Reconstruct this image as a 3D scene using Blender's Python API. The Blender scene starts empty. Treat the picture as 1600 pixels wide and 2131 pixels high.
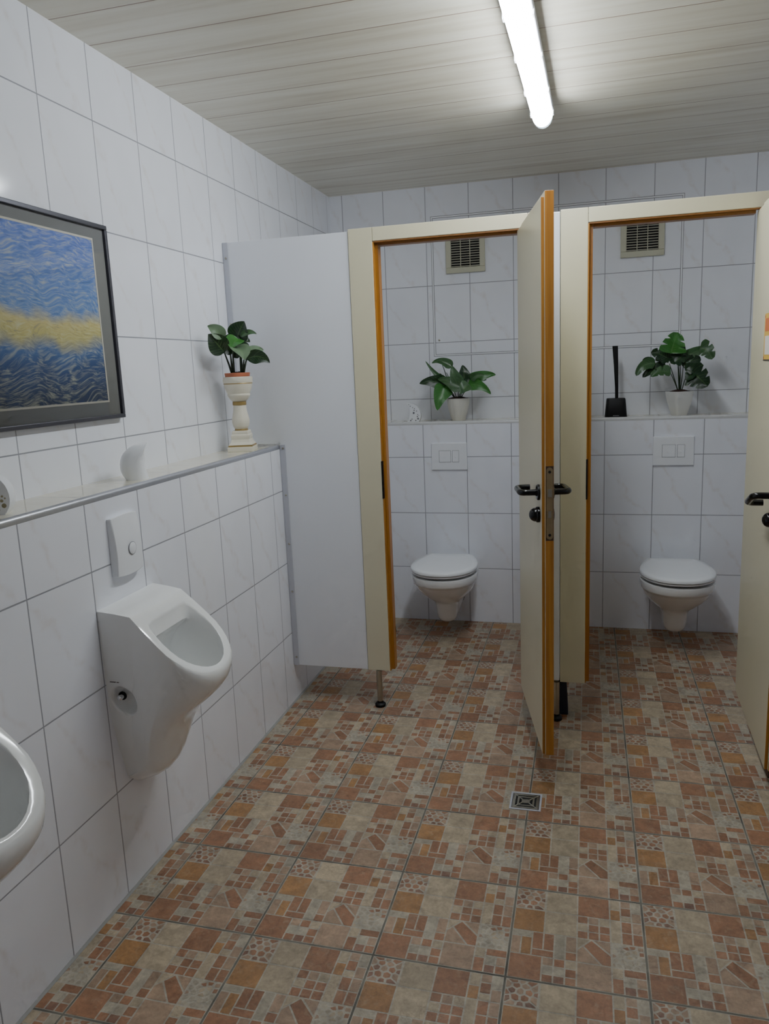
import bpy, bmesh, math, random
from mathutils import Vector, Matrix
random.seed(7)
PI=math.pi
sc=bpy.context.scene
col=sc.collection

# solved camera (1600x2131 frame)
CAMF=1579.558; CAMPOS=(1.4910,-0.2736,1.4836); CAMROT=(0.26507,0.18559,-0.04193)
LAMP=29.5; EXPO=0.33; GAM=1.24
# ------------------------------------------------------------------ helpers
class MB:
    """collects polygons, builds ONE mesh object"""
    def __init__(s): s.v=[]; s.f=[]; s.m=[]
    def add(s,verts,faces,mi=0):
        o=len(s.v); s.v+= [tuple(p) for p in verts]
        for f in faces: s.f.append([i+o for i in f]); s.m.append(mi)
    def box(s,x0,x1,y0,y1,z0,z1,mi=0):
        V=[(x0,y0,z0),(x1,y0,z0),(x1,y1,z0),(x0,y1,z0),(x0,y0,z1),(x1,y0,z1),(x1,y1,z1),(x0,y1,z1)]
        s.add(V,[(3,2,1,0),(4,5,6,7),(0,1,5,4),(1,2,6,5),(2,3,7,6),(3,0,4,7)],mi)
    def loft(s,rings,mi=0,cap0=True,cap1=True,closed=True):
        n=len(rings[0]); o=len(s.v)
        for r in rings: s.v+=[tuple(p) for p in r]
        for i in range(len(rings)-1):
            for j in range(n if closed else n-1):
                k=(j+1)%n
                s.f.append([o+i*n+j,o+i*n+k,o+(i+1)*n+k,o+(i+1)*n+j]); s.m.append(mi)
        if cap0: s.f.append([o+j for j in range(n)][::-1]); s.m.append(mi)
        if cap1: s.f.append([o+(len(rings)-1)*n+j for j in range(n)]); s.m.append(mi)
    def lathe(s,prof,c=(0,0,0),n=32,mi=0,caps=True,axis='z'):
        rings=[]
        for r,z in prof:
            R=[]
            for j in range(n):
                a=2*PI*j/n; p=(r*math.cos(a),r*math.sin(a),z)
                if axis=='x': p=(p[2],p[0],p[1])
                if axis=='y': p=(p[1],p[2],p[0])
                R.append((c[0]+p[0],c[1]+p[1],c[2]+p[2]))
            rings.append(R)
        s.loft(rings,mi,caps,caps)
    def tube(s,pts,rad,n=10,mi=0,caps=True):
        pts=[Vector(p) for p in pts]; rings=[]; up=None
        for i,p in enumerate(pts):
            t=((pts[min(i+1,len(pts)-1)]-pts[max(i-1,0)])).normalized()
            if up is None:
                a=Vector((0,0,1)) if abs(t.z)<.9 else Vector((1,0,0))
                up=(a-t*a.dot(t)).normalized()
            else: up=(up-t*up.dot(t)).normalized()
            b=t.cross(up); r=rad[i] if isinstance(rad,(list,tuple)) else rad
            rings.append([tuple(p+up*r*math.cos(2*PI*j/n)+b*r*math.sin(2*PI*j/n)) for j in range(n)])
        s.loft(rings,mi,caps,caps)
    def prism(s,poly,d0,d1,plane='xz',mi=0,holes=None):
        """poly in two axes, extruded along the third"""
        def P(u,w,d):
            return {'xz':(u,d,w),'xy':(u,w,d),'yz':(d,u,w)}[plane]
        s.loft([[P(u,w,d0) for u,w in poly],[P(u,w,d1) for u,w in poly]],mi)
    def build(s,name,mats,parent=None,smooth=None,bevel=0,seg=2,sub=0,loc=None):
        me=bpy.data.meshes.new(name); me.from_pydata(s.v,[],s.f)
        if not isinstance(mats,(list,tuple)): mats=[mats]
        for m in mats: me.materials.append(m)
        me.polygons.foreach_set('material_index',s.m)
        bm=bmesh.new(); bm.from_mesh(me); bmesh.ops.recalc_face_normals(bm,faces=bm.faces); bm.to_mesh(me); bm.free()
        if smooth is not None:
            me.polygons.foreach_set('use_smooth',[True]*len(me.polygons))
            if smooth>0: me.set_sharp_from_angle(angle=math.radians(smooth))
        o=bpy.data.objects.new(name,me); col.objects.link(o)
        if loc: o.location=loc
        if bevel:
            b=o.modifiers.new('round','BEVEL'); b.width=bevel; b.segments=seg; b.limit_method='ANGLE'; b.angle_limit=math.radians(40)
        if sub:
            d=o.modifiers.new('sub','SUBSURF'); d.levels=sub; d.render_levels=sub
        if parent: o.parent=parent
        return o
def tag(o,label=None,cat=None,group=None,kind=None):
    if label: o['label']=label
    if cat: o['category']=cat
    if group: o['group']=group
    if kind: o['kind']=kind
    return o
def empty(name,loc,rz=0,label=None,cat=None,group=None):
    o=bpy.data.objects.new(name,None); col.objects.link(o); o.location=loc; o.rotation_euler=(0,0,rz)
    o.empty_display_size=.05
    return tag(o,label,cat,group)
def children(o): return [c for c in bpy.data.objects if c.parent==o]
def copy_tree(o,parent=None):
    c=o.copy(); col.objects.link(c); c.parent=parent
    for k in children(o): copy_tree(k,c)
    return c

# ------------------------------------------------------------------ materials
def lin(c): return tuple(((x/255)/12.92 if x/255<=.04045 else ((x/255+.055)/1.055)**2.4) for x in c)+(1,)
class NT:
    def __init__(s,name):
        s.m=bpy.data.materials.new(name); s.m.use_nodes=True; s.t=s.m.node_tree; s.t.nodes.clear()
        s.o=s.t.nodes.new('ShaderNodeOutputMaterial'); s.b=s.t.nodes.new('ShaderNodeBsdfPrincipled')
        s.t.links.new(s.b.outputs[0],s.o.inputs[0])
    def n(s,t,**k):
        d=s.t.nodes.new(t)
        for a,b in k.items(): setattr(d,a,b)
        return d
    def l(s,a,b): s.t.links.new(a,b)
    def set(s,sock,val):
        if hasattr(val,'is_linked') or hasattr(val,'links'): s.l(val,sock)
        else: sock.default_value=val
    def math(s,op,a,b=None,c=None,clamp=False):
        d=s.n('ShaderNodeMath',operation=op,use_clamp=clamp)
        s.set(d.inputs[0],a)
        if b is not None: s.set(d.inputs[1],b)
        if c is not None: s.set(d.inputs[2],c)
        return d.outputs[0]
    def mix(s,f,a,b,bt='MIX'):
        d=s.n('ShaderNodeMix',data_type='RGBA',blend_type=bt)
        s.set(d.inputs[0],f); s.set(d.inputs[6],a); s.set(d.inputs[7],b); return d.outputs[2]
    def ramp(s,f,stops,interp='LINEAR'):
        d=s.n('ShaderNodeValToRGB'); d.color_ramp.interpolation=interp
        e=d.color_ramp.elements
        while len(e)<len(stops): e.new(.5)
        for i,(p,c) in enumerate(stops): e[i].position=p; e[i].color=c if len(c)==4 else tuple(c)+(1,)
        s.l(f,d.inputs[0]); return d.outputs[0]
    def noise(s,vec,scale,detail=2,rough=.5,dist=0,dim='3D'):
        d=s.n('ShaderNodeTexNoise',noise_dimensions=dim); s.l(vec,d.inputs['Vector'])
        d.inputs['Scale'].default_value=scale; d.inputs['Detail'].default_value=detail; d.inputs['Roughness'].default_value=rough; d.inputs['Distortion'].default_value=dist
        return d.outputs[0]
    def obj(s): return s.n('ShaderNodeTexCoord').outputs['Object']
    def xyz(s,v):
        d=s.n('ShaderNodeSeparateXYZ'); s.l(v,d.inputs[0]); return d.outputs
    def comb(s,x,y,z):
        d=s.n('ShaderNodeCombineXYZ')
        for i,k in enumerate((x,y,z)): s.set(d.inputs[i],k)
        return d.outputs[0]
    def bump(s,h,strength=.3,dist=.002):
        d=s.n('ShaderNodeBump'); d.inputs['Strength'].default_value=strength; d.inputs['Distance'].default_value=dist
        s.l(h,d.inputs['Height']); s.l(d.outputs[0],s.b.inputs['Normal'])
def plain(name,c,rough=.5,metal=0,spec=.5,coat=0,var=0,vscale=30,bump=0,bscale=200):
    t=NT(name); t.b.inputs['Roughness'].default_value=rough; t.b.inputs['Metallic'].default_value=metal
    t.b.inputs['Specular IOR Level'].default_value=spec; t.b.inputs['Coat Weight'].default_value=coat
    C=lin(c)
    if True:
        n=t.noise(t.obj(),vscale,3); f=t.math('MULTIPLY_ADD',n,2*var if var else .04,1-(var if var else .02))
        mx=t.mix(1,C,t.comb(f,f,f),'MULTIPLY'); t.l(mx,t.b.inputs['Base Color'])
    if bump: t.bump(t.noise(t.obj(),bscale,2),bump,.001)
    return t.m

def tile_mat(name,axis,u0,v0,W=.25,H=.3268,base=(234,236,243),vein=.24,dirt=0):
    """glazed white wall tile with grout joints and faint veins; u along axis, v vertical (axis 'x','y'); 'xy' = ledge"""
    t=NT(name); x,y,z=t.xyz(t.obj())
    U={'x':x,'y':y,'yl':y,'xl':x}[axis]; V={'x':z,'y':z,'yl':x,'xl':y}[axis]
    a=t.math('DIVIDE',t.math('SUBTRACT',U,u0),W); b=t.math('DIVIDE',t.math('SUBTRACT',V,v0),H)
    ia=t.math('FLOOR',a); ib=t.math('FLOOR',b); fa=t.math('SUBTRACT',a,ia); fb=t.math('SUBTRACT',b,ib)
    da=t.math('MULTIPLY',t.math('MINIMUM',fa,t.math('SUBTRACT',1,fa)),W); db=t.math('MULTIPLY',t.math('MINIMUM',fb,t.math('SUBTRACT',1,fb)),H)
    dm=t.math('MINIMUM',da,db)
    g=t.n('ShaderNodeMapRange',interpolation_type='SMOOTHSTEP'); t.l(dm,g.inputs[0]); g.inputs[1].default_value=.0012; g.inputs[2].default_value=.0027
    tile=g.outputs[0]
    wn=t.n('ShaderNodeTexWhiteNoise',noise_dimensions='2D'); t.l(t.comb(ia,ib,0),wn.inputs['Vector'])
    rx,ry,rz=t.xyz(wn.outputs['Color'])
    # faint diagonal vein inside every tile
    loc=t.comb(t.math('ADD',fa,t.math('MULTIPLY',rx,7)),t.math('MULTIPLY_ADD',ry,9,fb),0)
    w1=t.noise(loc,2.2,3,.5); w2=t.noise(loc,9,2)
    d=t.math('ADD',fa,t.math('MULTIPLY',fb,.85))
    d=t.math('ADD',d,t.math('MULTIPLY_ADD',w1,.7,t.math('MULTIPLY_ADD',rz,.5,-1.45)))
    d=t.math('ABSOLUTE',d)
    vm=t.n('ShaderNodeMapRange',interpolation_type='SMOOTHSTEP'); t.l(d,vm.inputs[0]); vm.inputs[1].default_value=.12; vm.inputs[2].default_value=0
    vmask=t.math('MULTIPLY',t.math('POWER',vm.outputs[0],1.8),t.math('MULTIPLY',t.math('MAXIMUM',0,t.math('MULTIPLY_ADD',w2,2.4,-.75)),vein),clamp=True)
    cl=t.math('MULTIPLY_ADD',t.noise(loc,2,2),.08,.96)
    cb=t.mix(1,lin(base),t.comb(cl,cl,cl),'MULTIPLY')
    cb=t.mix(vmask,cb,lin((196,178,158)))
    if dirt:
        dn=t.noise(t.obj(),7,3); cb=t.mix(t.math('MULTIPLY',dn,dirt),cb,lin((170,160,135)))
    c=t.mix(tile,lin((146,147,155)),cb)
    t.l(c,t.b.inputs['Base Color'])
    t.l(t.math('MULTIPLY_ADD',tile,-.50,.60),t.b.inputs['Roughness'])
    t.bump(tile,.35,.0015)
    return t.m

def wood_mat(name,c1,c2,axis='z',rough=.4,scale=60):
    t=NT(name); x,y,z=t.xyz(t.obj())
    k=.03
    v={'z':(x,y,t.math('MULTIPLY',z,k)),'x':(t.math('MULTIPLY',x,k),y,z)}[axis]
    n=t.noise(t.comb(*v),scale,4,.6); n2=t.noise(t.obj(),5,2)
    c=t.ramp(n,[(.3,lin(c1)),(.7,lin(c2))])
    c=t.mix(t.math('MULTIPLY',n2,.35),c,lin(c1)); t.l(c,t.b.inputs['Base Color']); t.b.inputs['Roughness'].default_value=rough
    return t.m

M={}
M['cream']=plain('cream laminate',(210,204,176),.38,var=.02,vscale=6)
M['white_panel']=plain('white laminate',(226,229,236),.42,var=.015,vscale=5)
M['wood']=wood_mat('orange wood edge',(150,90,28),(198,132,54))
M['wood_x']=wood_mat('orange wood edge across',(128,78,32),(166,110,54),'x')
M['alu']=plain('brushed aluminium',(196,198,206),.32,.85,var=.05,vscale=80)
M['alu_dull']=plain('grey anodised strip',(190,192,202),.45,.15,var=.04)
M['paletrim']=plain('pale edge strip',(206,206,206),.4,.1,var=.05)
M['lockmetal']=plain('tarnished lock plate',(150,130,98),.45,.7,var=.2,vscale=50)
M['steel']=plain('stainless steel',(168,164,152),.28,1,var=.08,vscale=60)
M['chrome']=plain('polished chrome',(225,226,228),.1,1)
M['black']=plain('black gloss plastic',(7,7,9),.16,spec=.35)
M['black_matt']=plain('black plastic',(8,8,9),.5,spec=.25)
M['navy']=plain('dark blue plastic',(28,34,48),.5)
M['ceramic']=plain('white glazed ceramic',(238,239,238),.1,spec=.6,coat=.3)
M['ceramic_in']=plain('white glazed ceramic inside',(228,231,229),.12,spec=.6)
M['seatplastic']=plain('white toilet seat plastic',(238,240,242),.2)
M['whiteplastic']=plain('white plastic',(234,236,240),.32)
M['greyline']=plain('flat grey line',(110,110,116),.6)  # one flat grey for joints, button outlines, pads, prints and holes
M['vent']=plain('olive cream plastic',(188,186,162),.5)
M['dark']=plain('dark opening',(14,13,13),.8)
M['slat']=plain('dusty vent slat',(156,152,136),.6,var=.15,vscale=40)
M['matboard']=plain('dark grey mat board',(128,129,128),.75,var=.06,vscale=20)
M['frame']=plain('dark grey metal frame',(78,78,86),.35,.6)
M['bevelboard']=plain('cream card edge',(225,220,205),.7)
M['pedestal']=plain('cream painted plaster',(226,221,204),.5,var=.05,vscale=25,bump=.15,bscale=120)
M['gold']=plain('gold paint',(170,142,86),.4,.55,var=.12,vscale=60)
M['terracotta']=plain('terracotta plastic',(196,106,72),.55,var=.05)
M['pot']=plain('off white ribbed pot',(212,210,200),.45,var=.04)
M['soil']=plain('brown soil',(52,34,26),.95,var=.5,vscale=90,bump=.8,bscale=180)
M['brownline']=plain('dark print',(60,50,44),.6)
M['lampbase']=plain('light grey lamp housing',(170,172,178),.5)
M['stem']=plain('dark green stem',(28,44,22),.5,var=.2)
M['caulk']=plain('grey sealant',(150,150,146),.7,var=.08)
M['yellow']=plain('yellow sticker border',(222,178,84),.5,var=.06)
M['paper']=plain('white paper',(222,218,212),.6)
M['redprint']=plain('orange red print',(206,110,62),.6)
M['darkbrown']=plain('dark brown',(58,42,30),.7,var=.3)  # dark brown for the door's bottom strip and the lock surround

# lamp diffuser
t=NT('lit lamp diffuser'); t.t.nodes.remove(t.b); e=t.n('ShaderNodeEmission'); e.inputs[0].default_value=(.89,.95,1,1); e.inputs[1].default_value=LAMP
t.l(e.outputs[0],t.o.inputs[0]); M['glow']=t.m
t=NT('frosted end cap'); t.b.inputs['Base Color'].default_value=lin((205,220,226)); t.b.inputs['Roughness'].default_value=.25
t.b.inputs['Transmission Weight'].default_value=.6; t.b.inputs['Emission Color'].default_value=(.75,.9,1,1); t.b.inputs['Emission Strength'].default_value=.35
M['endcap']=t.m

# leaves: light vein + blotches, colour by attribute 'leaf'
def leaf_mat(name):
    t=NT(name); at=t.n('ShaderNodeAttribute',attribute_name='leafuv'); u,v,_=t.xyz(at.outputs['Vector'])
    tone=t.n('ShaderNodeAttribute',attribute_name='tone').outputs['Color']
    au=t.math('ABSOLUTE',u)
    mid=t.n('ShaderNodeMapRange'); t.l(au,mid.inputs[0]); mid.inputs[1].default_value=.07; mid.inputs[2].default_value=.0
    s=t.math('SINE',t.math('MULTIPLY',t.math('SUBTRACT',v,t.math('MULTIPLY',au,.28)),52))
    n=t.noise(t.obj(),60,3)
    ribs=t.math('MULTIPLY',t.math('MAXIMUM',0,t.math('MULTIPLY_ADD',s,1.6,-.9)),t.math('MAXIMUM',0,t.math('MULTIPLY_ADD',n,2.2,-.75)),clamp=True)
    var=t.math('MULTIPLY_ADD',t.noise(t.obj(),22,3),.7,.65)
    c=t.mix(1,tone,t.comb(var,var,var),'MULTIPLY')
    c=t.mix(t.math('MULTIPLY',t.math('MAXIMUM',ribs,t.math('MULTIPLY',mid.outputs[0],.7)),.62),c,lin((110,150,88)))
    t.l(c,t.b.inputs['Base Color']); t.b.inputs['Roughness'].default_value=.38
    return t.m
M['leaf']=leaf_mat('artificial leaf')
TONES={'dark':lin((18,44,22))[:3],'mid':lin((46,84,44))[:3],'bright':lin((44,112,36))[:3],'pale':lin((104,130,98))[:3]}

# ceiling panels
t=NT('wood grain ceiling panel'); x,y,z=t.xyz(t.obj())
PW=.187; b_=t.math('DIVIDE',t.math('SUBTRACT',y,1.796),PW); ib=t.math('FLOOR',b_); fb=t.math('SUBTRACT',b_,ib)
db=t.math('MULTIPLY',t.math('MINIMUM',fb,t.math('SUBTRACT',1,fb)),PW)
wn=t.n('ShaderNodeTexWhiteNoise',noise_dimensions='1D'); t.l(ib,wn.inputs['W'])
off=t.math('MULTIPLY',wn.outputs['Value'],13)
v=t.comb(t.math('ADD',t.math('MULTIPLY',x,.9),off),t.math('MULTIPLY',y,9),0)
g1=t.noise(v,1.5,5,.55,.5)
v2=t.comb(t.math('ADD',t.math('MULTIPLY',x,.35),off),t.math('MULTIPLY',y,13),0)
g2=t.noise(v2,2.0,4,.5)
gg=t.math('MULTIPLY_ADD',g2,.5,t.math('MULTIPLY',g1,.6))
c=t.ramp(gg,[(.30,lin((190,180,156))),(.52,lin((214,209,190))),(.78,lin((229,227,213)))])
jm=t.n('ShaderNodeMapRange',interpolation_type='SMOOTHSTEP'); t.l(db,jm.inputs[0]); jm.inputs[1].default_value=.0012; jm.inputs[2].default_value=.003
c=t.mix(jm.outputs[0],lin((140,114,90)),c); t.l(c,t.b.inputs['Base Color'])
t.b.inputs['Roughness'].default_value=.34; t.bump(jm.outputs[0],.4,.002)
M['ceiling']=t.m

# floor: piece colour from colour attribute, mottled
t=NT('rustic mosaic floor tile'); at=t.n('ShaderNodeAttribute',attribute_name='piece').outputs['Color']
o=t.obj(); n1=t.noise(o,26,5,.7,.4); n2=t.noise(o,110,3,.7); n3=t.noise(o,1.6,3,.6); n4=t.noise(o,6,4,.6)
f=t.math('MULTIPLY_ADD',n1,1.5,t.math('MULTIPLY_ADD',n2,.7,-.1))
c=t.mix(1,at,t.comb(f,f,f),'MULTIPLY')
pale=t.math('MULTIPLY',t.math('MAXIMUM',0,t.math('MULTIPLY_ADD',t.noise(o,40,4,.7,1.0),3,-1.55)),.5,clamp=True)
c=t.mix(pale,c,lin((186,168,140)))
dirt=t.math('MAXIMUM',0,t.math('MULTIPLY_ADD',n4,1.6,-.72)); dirt=t.math('MULTIPLY',dirt,.5,clamp=True)
c=t.mix(dirt,c,lin((104,90,70)))
cr=t.math('ABSOLUTE',t.math('SUBTRACT',t.noise(o,19,4,.65,.8),.5)); cr=t.math('MULTIPLY',t.math('MAXIMUM',0,t.math('MULTIPLY_ADD',cr,-70,1)),t.math('MAXIMUM',0,t.math('MULTIPLY_ADD',t.noise(o,4.5,2),5,-2.6)),clamp=True)
c=t.mix(t.math('MULTIPLY',cr,.55),c,lin((84,58,40)))
spk=t.math('MULTIPLY',t.math('MAXIMUM',0,t.math('MULTIPLY_ADD',t.noise(o,130,2,.5),9,-6.5)),t.math('MAXIMUM',0,t.math('MULTIPLY_ADD',n3,4,-1.9)),clamp=True)
c=t.mix(t.math('MULTIPLY',spk,.6),c,lin((215,212,205)))
t.l(c,t.b.inputs['Base Color']); t.l(t.math('MULTIPLY_ADD',n1,.3,.36),t.b.inputs['Roughness'])
t.bump(n2,.12,.001)
M['floor']=t.m
t=NT('dark floor grout'); n=t.noise(t.obj(),9,3); t.l(t.ramp(n,[(.3,lin((70,68,62))),(.7,lin((128,124,112)))]),t.b.inputs['Base Color']); t.b.inputs['Roughness'].default_value=.85
M['grout']=t.m

# abstract blue and yellow print
t=NT('blue and yellow print'); x,y,z=t.xyz(t.obj())
wv=t.noise(t.comb(x,y,z),5,2); 
sv=t.comb(0,t.math('MULTIPLY_ADD',wv,.25,t.math('MULTIPLY',y,1.0)),t.math('MULTIPLY_ADD',wv,.9,t.math('MULTIPLY',z,6)))
st=t.noise(sv,24,4,.7,.5); bl=t.noise(t.obj(),8,2)
h=t.math('ADD',t.math('DIVIDE',t.math('SUBTRACT',z,1.423),.488),t.math('MULTIPLY_ADD',bl,.22,-.11))
base=t.ramp(h,[(0,lin((38,52,82))),(.22,lin((44,72,122))),(.32,lin((70,104,160))),(.40,lin((190,180,110))),(.48,lin((200,186,120))),(.56,lin((96,130,186))),(1,lin((92,116,190)))])
lt=t.mix(t.math('MULTIPLY',t.math('MAXIMUM',0,t.math('MULTIPLY_ADD',st,3.4,-1.6)),.8,clamp=True),base,lin((206,206,176)))
dk=t.mix(t.math('MULTIPLY',t.math('MAXIMUM',0,t.math('MULTIPLY_ADD',st,-3.4,1.55)),.8,clamp=True),lt,lin((34,54,112)))
dk=t.mix(1,dk,(1.35,1.35,1.35,1),'MULTIPLY'); t.l(dk,t.b.inputs['Base Color']); t.b.inputs['Roughness'].default_value=.55
M['print']=t.m
# glass of the picture: clear coat look
t=NT('picture glass'); t.t.nodes.remove(t.b)
tr=t.n('ShaderNodeBsdfTransparent'); gl=t.n('ShaderNodeBsdfGlossy'); gl.inputs['Roughness'].default_value=.03; fr=t.n('ShaderNodeFresnel'); fr.inputs[0].default_value=1.5
mx=t.n('ShaderNodeMixShader'); t.l(fr.outputs[0],mx.inputs[0]); t.l(tr.outputs[0],mx.inputs[1]); t.l(gl.outputs[0],mx.inputs[2]); t.l(mx.outputs[0],t.o.inputs[0])
M['glass']=t.m
# ------------------------------------------------------------------ room constants
L=.199; D=4.262; D2=3.994; H=2.4996; XR=2.76; YF=-1.75; ZL=1.1807; Y0=2.794; PB=.17; PT=2.037
HT=.3268
# ------------------------------------------------------------------ camera
cd=bpy.data.cameras.new('camera'); cam=bpy.data.objects.new('camera',cd); col.objects.link(cam); sc.camera=cam
yaw,pit,rol=CAMROT
f_=Vector((-math.sin(yaw)*math.cos(pit),math.cos(yaw)*math.cos(pit),-math.sin(pit))); r0=Vector((math.cos(yaw),math.sin(yaw),0)); u0=r0.cross(f_)
R_=r0*math.cos(rol)+u0*math.sin(rol); U_=-r0*math.sin(rol)+u0*math.cos(rol)
cam.matrix_world=Matrix(((R_.x,U_.x,-f_.x,CAMPOS[0]),(R_.y,U_.y,-f_.y,CAMPOS[1]),(R_.z,U_.z,-f_.z,CAMPOS[2]),(0,0,0,1)))
cd.sensor_fit='HORIZONTAL'; cd.sensor_width=36; cd.lens=CAMF/1600*36; cd.clip_start=.02

# ------------------------------------------------------------------ floor
SX,SY,FU,FV=.3386,.336,.29,1.3613
RUST=(.252,.112,.056); ORG=(.29,.138,.050); BEI=(.345,.275,.182); PNK=(.30,.195,.125); GRY=(.315,.275,.205); DRK=(.19,.09,.056); LNE=(.35,.315,.25)
def rects():
    P=[]
    def r(a,b,c,d,colr): P.append(([(a,c),(b,c),(b,d),(a,d)],colr))
    r(1,2,0,1,BEI); r(2,3,0,1,RUST)
    r(3,3.33,0,.5,BEI); r(3,3.33,.5,1,ORG); r(3.33,3.66,0,.35,PNK); r(3.33,3.66,.35,.75,RUST); r(3.33,3.66,.75,1,BEI); r(3.66,4,0,.55,GRY); r(3.66,4,.55,1,PNK)
    r(0,1,1,2,ORG); r(1,2,1,2,BEI)
    g=[[RUST,PNK,BEI],[BEI,RUST,RUST],[RUST,RUST,RUST]]
    for j in range(3):
        for i in range(3): r(2+i/3,2+(i+1)/3,1+j/3,1+(j+1)/3,g[j][i])
    r(3,3.33,1,2,BEI); r(3.33,3.66,1,1.5,RUST); r(3.33,3.66,1.5,2,RUST); r(3.66,4,1,1.5,PNK); r(3.66,4,1.5,2,RUST)
    r(0,.66,2,2.25,GRY); r(0,.33,2.25,3,PNK); r(.33,.66,2.25,3,ORG); r(.66,1,2,2.72,RUST); r(1,1.33,2,2.72,RUST); r(.66,1.33,2.72,3,RUST)
    r(1.33,1.66,2,3,GRY); r(1.66,2,2,2.66,PNK); r(1.66,2,2.66,3,RUST)
    for q,c in (([(2.02,2.02),(2.38,2.02),(2.02,2.44)],BEI),([(2.50,2.02),(2.98,2.02),(2.98,2.50)],PNK),([(2.43,2.04),(2.98,2.58),(2.98,2.97),(2.74,2.97),(2.21,2.30)],RUST),([(2.02,2.52),(2.17,2.34),(2.67,2.97),(2.02,2.97)],PNK)): P.append((q,c,1))
    r(0,1,3,4,RUST)
    g=[[PNK,RUST,BEI],[GRY,GRY,RUST],[RUST,DRK,RUST]]
    for j in range(3):
        for i in range(3): r(1+i/3,1+(i+1)/3,3+j/3,3+(j+1)/3,g[j][i])
    r(2,3,3,4,PNK); r(3,3.33,3,3.4,BEI); r(3,3.33,3.4,4,RUST); r(3.33,4,3,3.3,RUST); r(3.33,3.66,3.3,3.65,GRY); r(3.66,4,3.3,3.65,PNK); r(3.33,3.66,3.65,4,DRK); r(3.66,4,3.65,4,RUST)
    # web and pebble cells: irregular convex stones
    rr=random.Random(3)
    def cells(seeds,x0,y0,shr,cols):
        for a in seeds:
            poly=[(.02,.02),(.98,.02),(.98,.98),(.02,.98)]
            for c in seeds:
                if c is a: continue
                mx,my=(a[0]+c[0])/2,(a[1]+c[1])/2; nx,ny=c[0]-a[0],c[1]-a[1]; o=[]
                for k in range(len(poly)):
                    p,q=poly[k],poly[(k+1)%len(poly)]
                    dp=(p[0]-mx)*nx+(p[1]-my)*ny; dq=(q[0]-mx)*nx+(q[1]-my)*ny
                    if dp<=0: o.append(p)
                    if dp*dq<0: s=dp/(dp-dq); o.append((p[0]+(q[0]-p[0])*s,p[1]+(q[1]-p[1])*s))
                poly=o
                if len(poly)<3: break
            if len(poly)<3: continue
            cx=sum(p[0] for p in poly)/len(poly); cy=sum(p[1] for p in poly)/len(poly)
            k=shr
            P.append(([(x0+cx+(p[0]-cx)*k,y0+cy+(p[1]-cy)*k) for p in poly],rr.choice(cols),1))
    sd=[(.47,.45)]+[(.47+.24*math.cos(2*PI*k/6+rr.uniform(-.2,.2)),.45+.24*math.sin(2*PI*k/6+rr.uniform(-.2,.2))) for k in range(6)]+[(.5+.47*math.cos(2*PI*k/12+rr.uniform(-.15,.15)),.5+.47*math.sin(2*PI*k/12+rr.uniform(-.15,.15))) for k in range(12)]
    cells(sd,0,0,.74,[RUST,RUST,PNK,DRK])
    sd=[((i+.5+rr.uniform(-.4,.4))/5,(j+.5+rr.uniform(-.4,.4))/5) for i in range(5) for j in range(5)]
    cells(sd,3,2,.66,[RUST,PNK,GRY,BEI,GRY,GRY,BEI])
    return P
def inset(poly,d):
    cx=sum(p[0] for p in poly)/len(poly); cy=sum(p[1] for p in poly)/len(poly); o=[]
    for x,y in poly:
        o.append((x+(d if x<cx-1e-6 else -d if x>cx+1e-6 else 0),y+(d if y<cy-1e-6 else -d if y>cy+1e-6 else 0)))
    return o
def make_floor():
    V=[];F=[];MI=[];C=[]
    def face(pts,z,mi,c):
        o=len(V); V.extend([(x,y,z) for x,y in pts]); F.append(list(range(o,o+len(pts)))); MI.append(mi); C.extend([c]*len(pts))
    # slab
    X0,X1,Ya,Yb=L-.1,XR+.1,YF-.1,D2+.05
    b=MB(); b.box(X0,X1,Ya,Yb,-.12,0)
    for f in b.f:
        o=len(V); V.extend([b.v[i] for i in f]); F.append(list(range(o,o+4))); MI.append(1); C.extend([(.3,.3,.28)]*4)
    xmin,xmax,ymin,ymax=L+.009,XR,YF,D2-.003
    P=rects(); gm=.0027/SX*4
    rng=random.Random(11)
    i0=math.floor((xmin-FU)/SX); i1=math.ceil((xmax-FU)/SX); j0=math.floor((ymin-FV)/SY); j1=math.ceil((ymax-FV)/SY)
    for i in range(i0,i1):
        for j in range(j0,j1):
            tone=rng.uniform(.92,1.08)*1.12
            def clip(poly):
                w=[(min(xmax,max(xmin,FU+(i+u/4)*SX)),min(ymax,max(ymin,FV+(j+1-v/4)*SY))) for u,v in poly]
                A=abs(sum(w[k][0]*w[k-1][1]-w[k-1][0]*w[k][1] for k in range(len(w))))
                return w if A>2e-5 else None
            w=clip([(gm,gm),(4-gm,gm),(4-gm,4-gm),(gm,4-gm)])
            if w: face(w,.0005,0,tuple(k*tone for k in LNE))
            for pc in P:
                poly,c=pc[0],pc[1]; q=poly if len(pc)>2 else inset(poly,.024)
                q=[(min(4-gm*1.7,max(gm*1.7,a)),min(4-gm*1.7,max(gm*1.7,b))) for a,b in q]
                w=clip(q)
                if w:
                    s=tone*rng.uniform(.86,1.14); face(w,.0009,0,tuple(k*s for k in c))
    me=bpy.data.meshes.new('floor'); me.from_pydata(V,[],F); me.materials.append(M['floor']); me.materials.append(M['grout'])
    me.polygons.foreach_set('material_index',MI)
    a=me.color_attributes.new('piece','FLOAT_COLOR','POINT')
    for k,c in enumerate(C): a.data[k].color=(*c,1)
    bm=bmesh.new(); bm.from_mesh(me)
    for f in bm.faces:
        if f.material_index==0 and f.normal.z<0: f.normal_flip()
    bm.to_mesh(me); bm.free()
    o=bpy.data.objects.new('floor',me); col.objects.link(o); return tag(o,'mosaic patterned floor of rust and beige tiles',None,None,'structure')
make_floor()

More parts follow.
